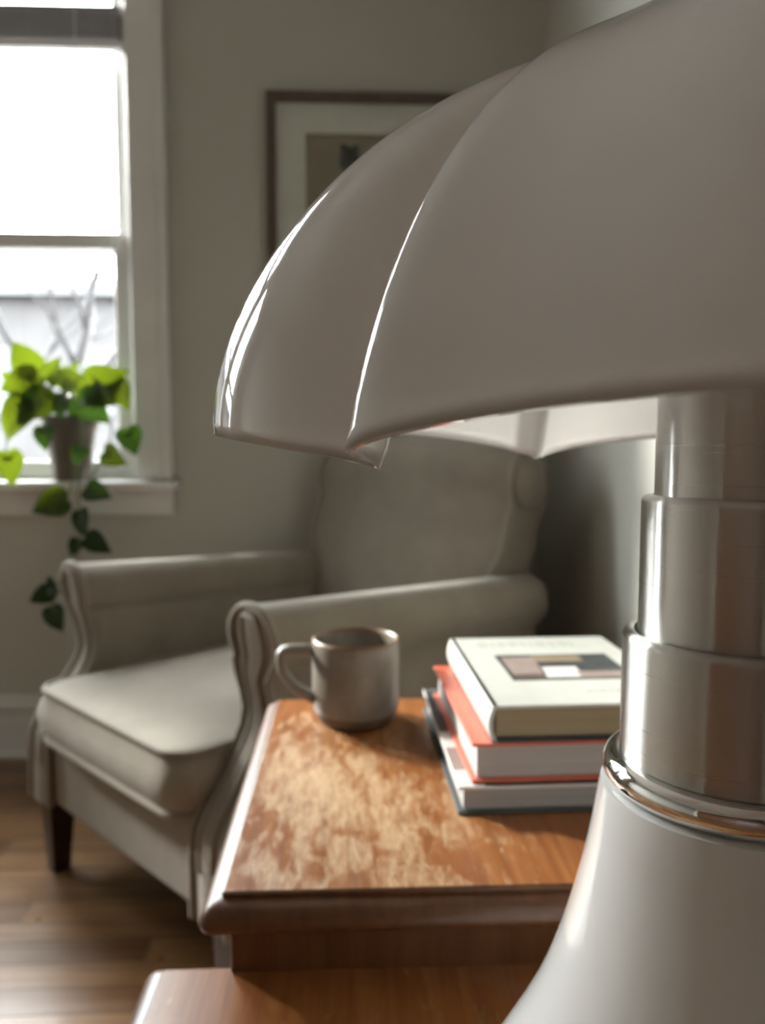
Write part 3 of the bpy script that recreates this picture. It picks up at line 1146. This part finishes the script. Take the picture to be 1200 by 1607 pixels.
MB().tube(hp, [.0062 - .0012 * math.sin(PI * k / 16) for k in range(17)], 12, flat=1.35).build('handle', M_mug, mug, smooth=True)

# ------------------------------------------------------------------ books
def paper(name, a, b, sc=500):
    m = mat(name, a, .85)
    v = coords(m, 'Object', (2, 2, sc))
    f = noise(m, v, 1.0, 3, .6)
    setp(m, 'Base Color', ramp(m, f, [(.3, a), (.7, b)]))
    bump(m, f, .3, .0004)
    return m


def cloth(name, a, b, rough=.5):
    m = mat(name, a, rough)
    setp(m, 'Base Color', ramp(m, noise(m, coords(m), 40, 4), [(.3, a), (.7, b)]))
    return m


M_pg_cream = paper('cream_pages', (.30, .235, .145), (.36, .285, .18))
M_pg_white = paper('white_pages', (.38, .355, .34), (.48, .455, .435), 700)
M_pg_grey = paper('grey_pages', (.32, .30, .29), (.42, .40, .385), 700)
M_jacket = cloth('ivory_jacket', (.50, .505, .465), (.55, .555, .51), .45)
M_navy = cloth('navy_board', (.018, .022, .035), (.028, .032, .045))
M_coral = cloth('coral_cover', (.56, .115, .065), (.64, .15, .09), .4)
M_slate = cloth('slate_cover', (.045, .055, .055), (.065, .075, .075))
M_pdark = cloth('print_dark', (.025, .028, .030), (.055, .058, .058))
M_ptan = cloth('print_tan', (.20, .155, .095), (.26, .20, .13))
M_prose = cloth('print_rose', (.25, .19, .17), (.30, .235, .21))
M_pwhite = cloth('print_white', (.60, .57, .55), (.68, .65, .62))
M_pbrown = cloth('print_brown', (.08, .055, .042), (.12, .085, .065))
M_tfaint = cloth('faint_lettering', (.42, .425, .385), (.45, .455, .41))


def book(name, label, x0, y0, w, d, z, th, rz, cov_top, cov_bot, spine, pages, ct=.0026, pages_left=False):
    """x0,y0 = near left corner; spine along the left unless pages_left"""
    b = empty(name, (x0, y0, z), R(rz))
    tag(b, label, 'book', 'books stacked on the table')
    MB().box(0, w, 0, d, 0, ct).build('back_cover', cov_bot, b, bevel=.0007)
    MB().box(0, w, 0, d, th - ct, th).build('front_cover', cov_top, b, bevel=.0007)
    ins = .0045
    if pages_left:
        MB().box(ins, w - .004, ins, d - ins, ct, th - ct).build('page_block', pages, b)
        m = MB(); m.box(w - .003, w + .0005, 0, d, .0004, th - .0004); m.build('spine', spine, b, bevel=.001)
    else:
        MB().box(.004, w - ins, ins, d - ins, ct, th - ct).build('page_block', pages, b)
        # gently rounded spine
        m = MB(); vs = []; K = 8
        for y in (0, d):
            for k in range(K + 1):
                t = k / K
                vs.append((-.0035 * math.sin(PI * t) + .0008, y, th * t))
            for k in range(K + 1):
                t = 1 - k / K
                vs.append((-.0035 * math.sin(PI * t) + .0042, y, th * t))
        n = 2 * (K + 1)
        fs = [(k, (k + 1) % n, n + (k + 1) % n, n + k) for k in range(n)]
        fs += [tuple(range(n)), tuple(range(n, 2 * n))[::-1]]
        m.add(vs, fs); m.build('spine', spine, b, smooth=True, auto=40)
    return b


B1 = book('book', 'slate covered book with printed jacket at the bottom of the stack', .0765, .536, .172, .228, TZ, .0212, 1.2, M_pwhite, M_slate, M_slate, M_pg_grey, pages_left=True)
zt = .0213
for x0, x1, y0, y1, pm in ((.001, .03, .150, .226, M_pdark), (.001, .05, .110, .150, M_pbrown), (.02, .12, .001, .022, M_pdark), (.001, .02, .03, .075, M_prose)):
    MB().box(x0, x1, y0, y1, zt - .0004, zt).build('jacket_print', pm, B1)
B2 = book('book', 'coral red hardback with white pages in the middle of the stack', .0870, .541, .158, .203, TZ + .0214, .0300, 1.8, M_coral, M_coral, M_coral, M_pg_white, pages_left=True)
B3 = book('book', 'ivory jacketed book with a dark cover photograph on top of the stack', .1015, .5415, .152, .201, TZ + .0516, .0276, 1.5, M_jacket, M_navy, M_jacket, M_pg_cream)
zt = .0276
m = MB()
def q(x0, x1, y0, y1, mi, h): m.box(x0, x1, y0, y1, zt - .0002, zt + h, mi)
q(.030, .132, .060, .136, 0, .0002)
q(.034, .062, .076, .128, 2, .0003)
q(.062, .105, .112, .133, 1, .0003)
q(.060, .092, .066, .096, 3, .0003)
q(.088, .130, .064, .082, 2, .00035)
q(.033, .058, .062, .074, 4, .0003)
q(.106, .130, .100, .132, 0, .00035)
x = .022
for wd in (.012, .006, .010, .011, .008, .006, .012, .009, .010, .006):
    q(x, x + wd - .002, .166, .182, 5, .00012); x += wd + .0005
x = .080
for wd in (.006, .004, .007, .005, .008, .004, .006, .007):
    q(x, x + wd - .0015, .026, .033, 5, .00012); x += wd
m.build('cover_print', [M_pdark, M_ptan, M_prose, M_pwhite, M_pbrown, M_tfaint], B3)

# ------------------------------------------------------------------ potted plant on the sill
M_pot = mat('clay_pot', (.30, .265, .22), .85)
setp(M_pot, 'Base Color', ramp(M_pot, noise(M_pot, coords(M_pot), 18, 5), [(.3, (.115, .098, .080)), (.7, (.155, .135, .112))]))
M_soil = mat('soil', (.03, .02, .014), 1.0)
setp(M_soil, 'Base Color', ramp(M_soil, noise(M_soil, coords(M_soil), 90, 4), [(.3, (.02, .013, .009)), (.7, (.05, .034, .024))]))


def leafmat(name, c, ct):
    m = bpy.data.materials.new(name); m.use_nodes = True
    N, L = nt(m)
    b = N['Principled BSDF']
    b.inputs['Roughness'].default_value = .28
    v = coords(m, 'Object')
    colr = ramp(m, noise(m, v, 40, 3), [(.3, tuple(x * .85 for x in c)), (.7, tuple(min(1, x * 1.15) for x in c))])
    L.new(colr, b.inputs['Base Color'])
    t = N.new('ShaderNodeBsdfTranslucent'); t.inputs[0].default_value = (*ct, 1)
    ms = N.new('ShaderNodeMixShader'); ms.inputs[0].default_value = .42
    L.new(b.outputs[0], ms.inputs[1]); L.new(t.outputs[0], ms.inputs[2])
    L.new(ms.outputs[0], N['Material Output'].inputs['Surface'])
    return m


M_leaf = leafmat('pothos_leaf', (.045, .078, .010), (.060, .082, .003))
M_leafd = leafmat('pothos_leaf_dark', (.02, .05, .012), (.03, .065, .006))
M_vine = mat('vine_stem', (.12, .17, .05), .6)
setp(M_vine, 'Base Color', ramp(M_vine, noise(M_vine, coords(M_vine), 30, 2), [(.3, (.09, .13, .035)), (.7, (.15, .20, .07))]))


def leaf_mesh(name, m):
    """heart shaped leaf, unit length along +z, facing -y, folded a little along the midrib"""
    out_ = [(0, 0), (.10, -.05), (.22, -.06), (.34, .02), (.40, .15), (.40, .30), (.35, .46), (.26, .64), (.15, .80), (.06, .92), (0, 1.0)]
    vs = []; fs = []
    K = len(out_)
    for i, (w, z) in enumerate(out_):
        zc = max(0, z)
        for c in range(-2, 3):
            x = w * c / 2
            zz = z * abs(c) / 2 + (i / (K - 1)) ** 1.0 * (1 - abs(c) / 2) if i < 4 else z
            y = -.16 * abs(x) + .22 * (zc - .45) ** 2 + .03 * math.sin(zc * 7) * abs(c) / 2
            vs.append((x, y, zz))
    for i in range(K - 1):
        for c in range(4):
            a = i * 5 + c
            fs.append((a, a + 1, a + 6, a + 5))
    mm = MB().add(vs, fs)
    me = mm.mesh(name, m, True)
    return me


LEAF = leaf_mesh('leaf', M_leaf); LEAFD = leaf_mesh('leaf', M_leafd)
POT = (-.745, 2.088, .757)
plant = empty('potted_pothos', POT)
tag(plant, 'trailing green pothos in a clay pot standing on the window sill', 'plant')
pp = [(0, 0), (.044, 0), (.046, .003), (.0665, .140), (.0705, .141), (.072, .146), (.0735, .168), (.071, .171), (.067, .170), (.064, .150), (0, .148)]
pot = MB().lathe(pp, 48).build('pot', M_pot, plant, smooth=True, auto=40)
MB().lathe([(.066, .146), (.05, .152), (.02, .156), (0, .155)], 32).build('soil', M_soil, plant, smooth=True)

F_PX = 1207.0
CA, SA = math.cos(R(2.3)), math.sin(R(2.3)); CP, SP = math.cos(R(4.65)), math.sin(R(4.65))


def on_plane(u, v, y):
    """where a point of the window wall region lies in the room at depth y"""
    xo = (u - 600) / F_PX; yd = (v - 803.5) / F_PX
    f = CP - SP * yd; up = -(SP + CP * yd)
    d = Vector((xo * CA + f * SA, -xo * SA + f * CA, up))
    return Vector((0, 0, EYE)) + d * (y / d.y)


# (base u, v, tip u, v, depth, material)
leaves = [
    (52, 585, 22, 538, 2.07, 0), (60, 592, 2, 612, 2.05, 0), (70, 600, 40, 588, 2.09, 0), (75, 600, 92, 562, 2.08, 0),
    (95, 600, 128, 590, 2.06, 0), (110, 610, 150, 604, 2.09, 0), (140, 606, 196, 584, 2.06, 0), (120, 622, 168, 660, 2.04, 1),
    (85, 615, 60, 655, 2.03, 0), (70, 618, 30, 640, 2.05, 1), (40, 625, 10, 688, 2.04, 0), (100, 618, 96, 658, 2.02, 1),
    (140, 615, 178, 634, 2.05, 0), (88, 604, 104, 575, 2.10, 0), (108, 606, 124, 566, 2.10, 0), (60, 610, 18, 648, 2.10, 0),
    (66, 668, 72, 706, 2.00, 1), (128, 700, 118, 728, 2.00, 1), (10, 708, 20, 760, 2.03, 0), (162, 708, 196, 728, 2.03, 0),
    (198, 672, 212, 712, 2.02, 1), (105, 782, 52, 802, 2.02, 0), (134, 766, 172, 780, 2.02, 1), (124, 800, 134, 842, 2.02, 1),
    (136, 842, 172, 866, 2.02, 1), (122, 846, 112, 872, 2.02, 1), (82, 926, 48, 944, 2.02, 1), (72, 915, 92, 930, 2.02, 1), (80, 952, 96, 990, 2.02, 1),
    (178, 600, 200, 640, 2.05, 0), (30, 600, 2, 585, 2.11, 0), (50, 640, 28, 668, 2.02, 0),
]
rl = random.Random(5)
for (u0, v0, u1, v1, y, k) in leaves:
    a = on_plane(u0, v0, y); b = on_plane(u1, v1, y - .012 + rl.uniform(-.012, .012))
    d = b - a; ln = d.length * 1.08
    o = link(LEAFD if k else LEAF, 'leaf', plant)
    zax = d.normalized()
    nrm = Vector((rl.uniform(-.45, .45), -1, rl.uniform(-.3, .55)))
    yax = -(nrm - zax * nrm.dot(zax)).normalized()
    xax = yax.cross(zax)
    wd = ln * rl.uniform(.92, 1.12)
    mt = Matrix((xax, yax, zax)).transposed().to_4x4()
    o.matrix_local = Matrix.Translation(a - Vector(POT)) @ mt @ Matrix.Diagonal((wd, wd, ln, 1))


def vine(px, y, r=.0022):
    pts = [on_plane(u, v, yy) - Vector(POT) for (u, v, yy) in px]
    # smooth
    for _ in range(2):
        new = [pts[0]]
        for a, b in zip(pts, pts[1:]): new += [a * .75 + b * .25, a * .25 + b * .75]
        new.append(pts[-1]); pts = new
    MB().tube(pts, r, 7).build('vine', M_vine, plant, smooth=True)


vine([(105, 668, 2.085), (112, 640, 2.04), (128, 660, 2.005), (126, 720, 2.01), (122, 780, 2.02), (126, 830, 2.02), (122, 880, 2.02), (100, 910, 2.02), (76, 925, 2.02), (84, 960, 2.02)], 0)
vine([(110, 668, 2.085), (150, 650, 2.03), (180, 664, 2.02), (166, 712, 2.02), (140, 756, 2.02), (134, 768, 2.02)], 0)
vine([(90, 668, 2.085), (50, 640, 2.03), (14, 670, 2.02), (8, 712, 2.03)], 0)
vine([(118, 730, 2.01), (112, 765, 2.02), (104, 784, 2.02)], 0)
for (u, v, uy) in ((52, 585, 2.07), (60, 592, 2.05), (75, 600, 2.08), (95, 600, 2.06), (140, 606, 2.06), (120, 622, 2.04), (85, 615, 2.03), (178, 600, 2.05), (140, 615, 2.05), (40, 625, 2.04), (30, 600, 2.11), (108, 606, 2.10)):
    vine([(98 + (u - 98) * .2, 666, 2.085), (98 + (u - 98) * .5, (666 + v) / 2 - 16, (2.085 + uy) / 2), (u, v, uy)], 0, .0017)
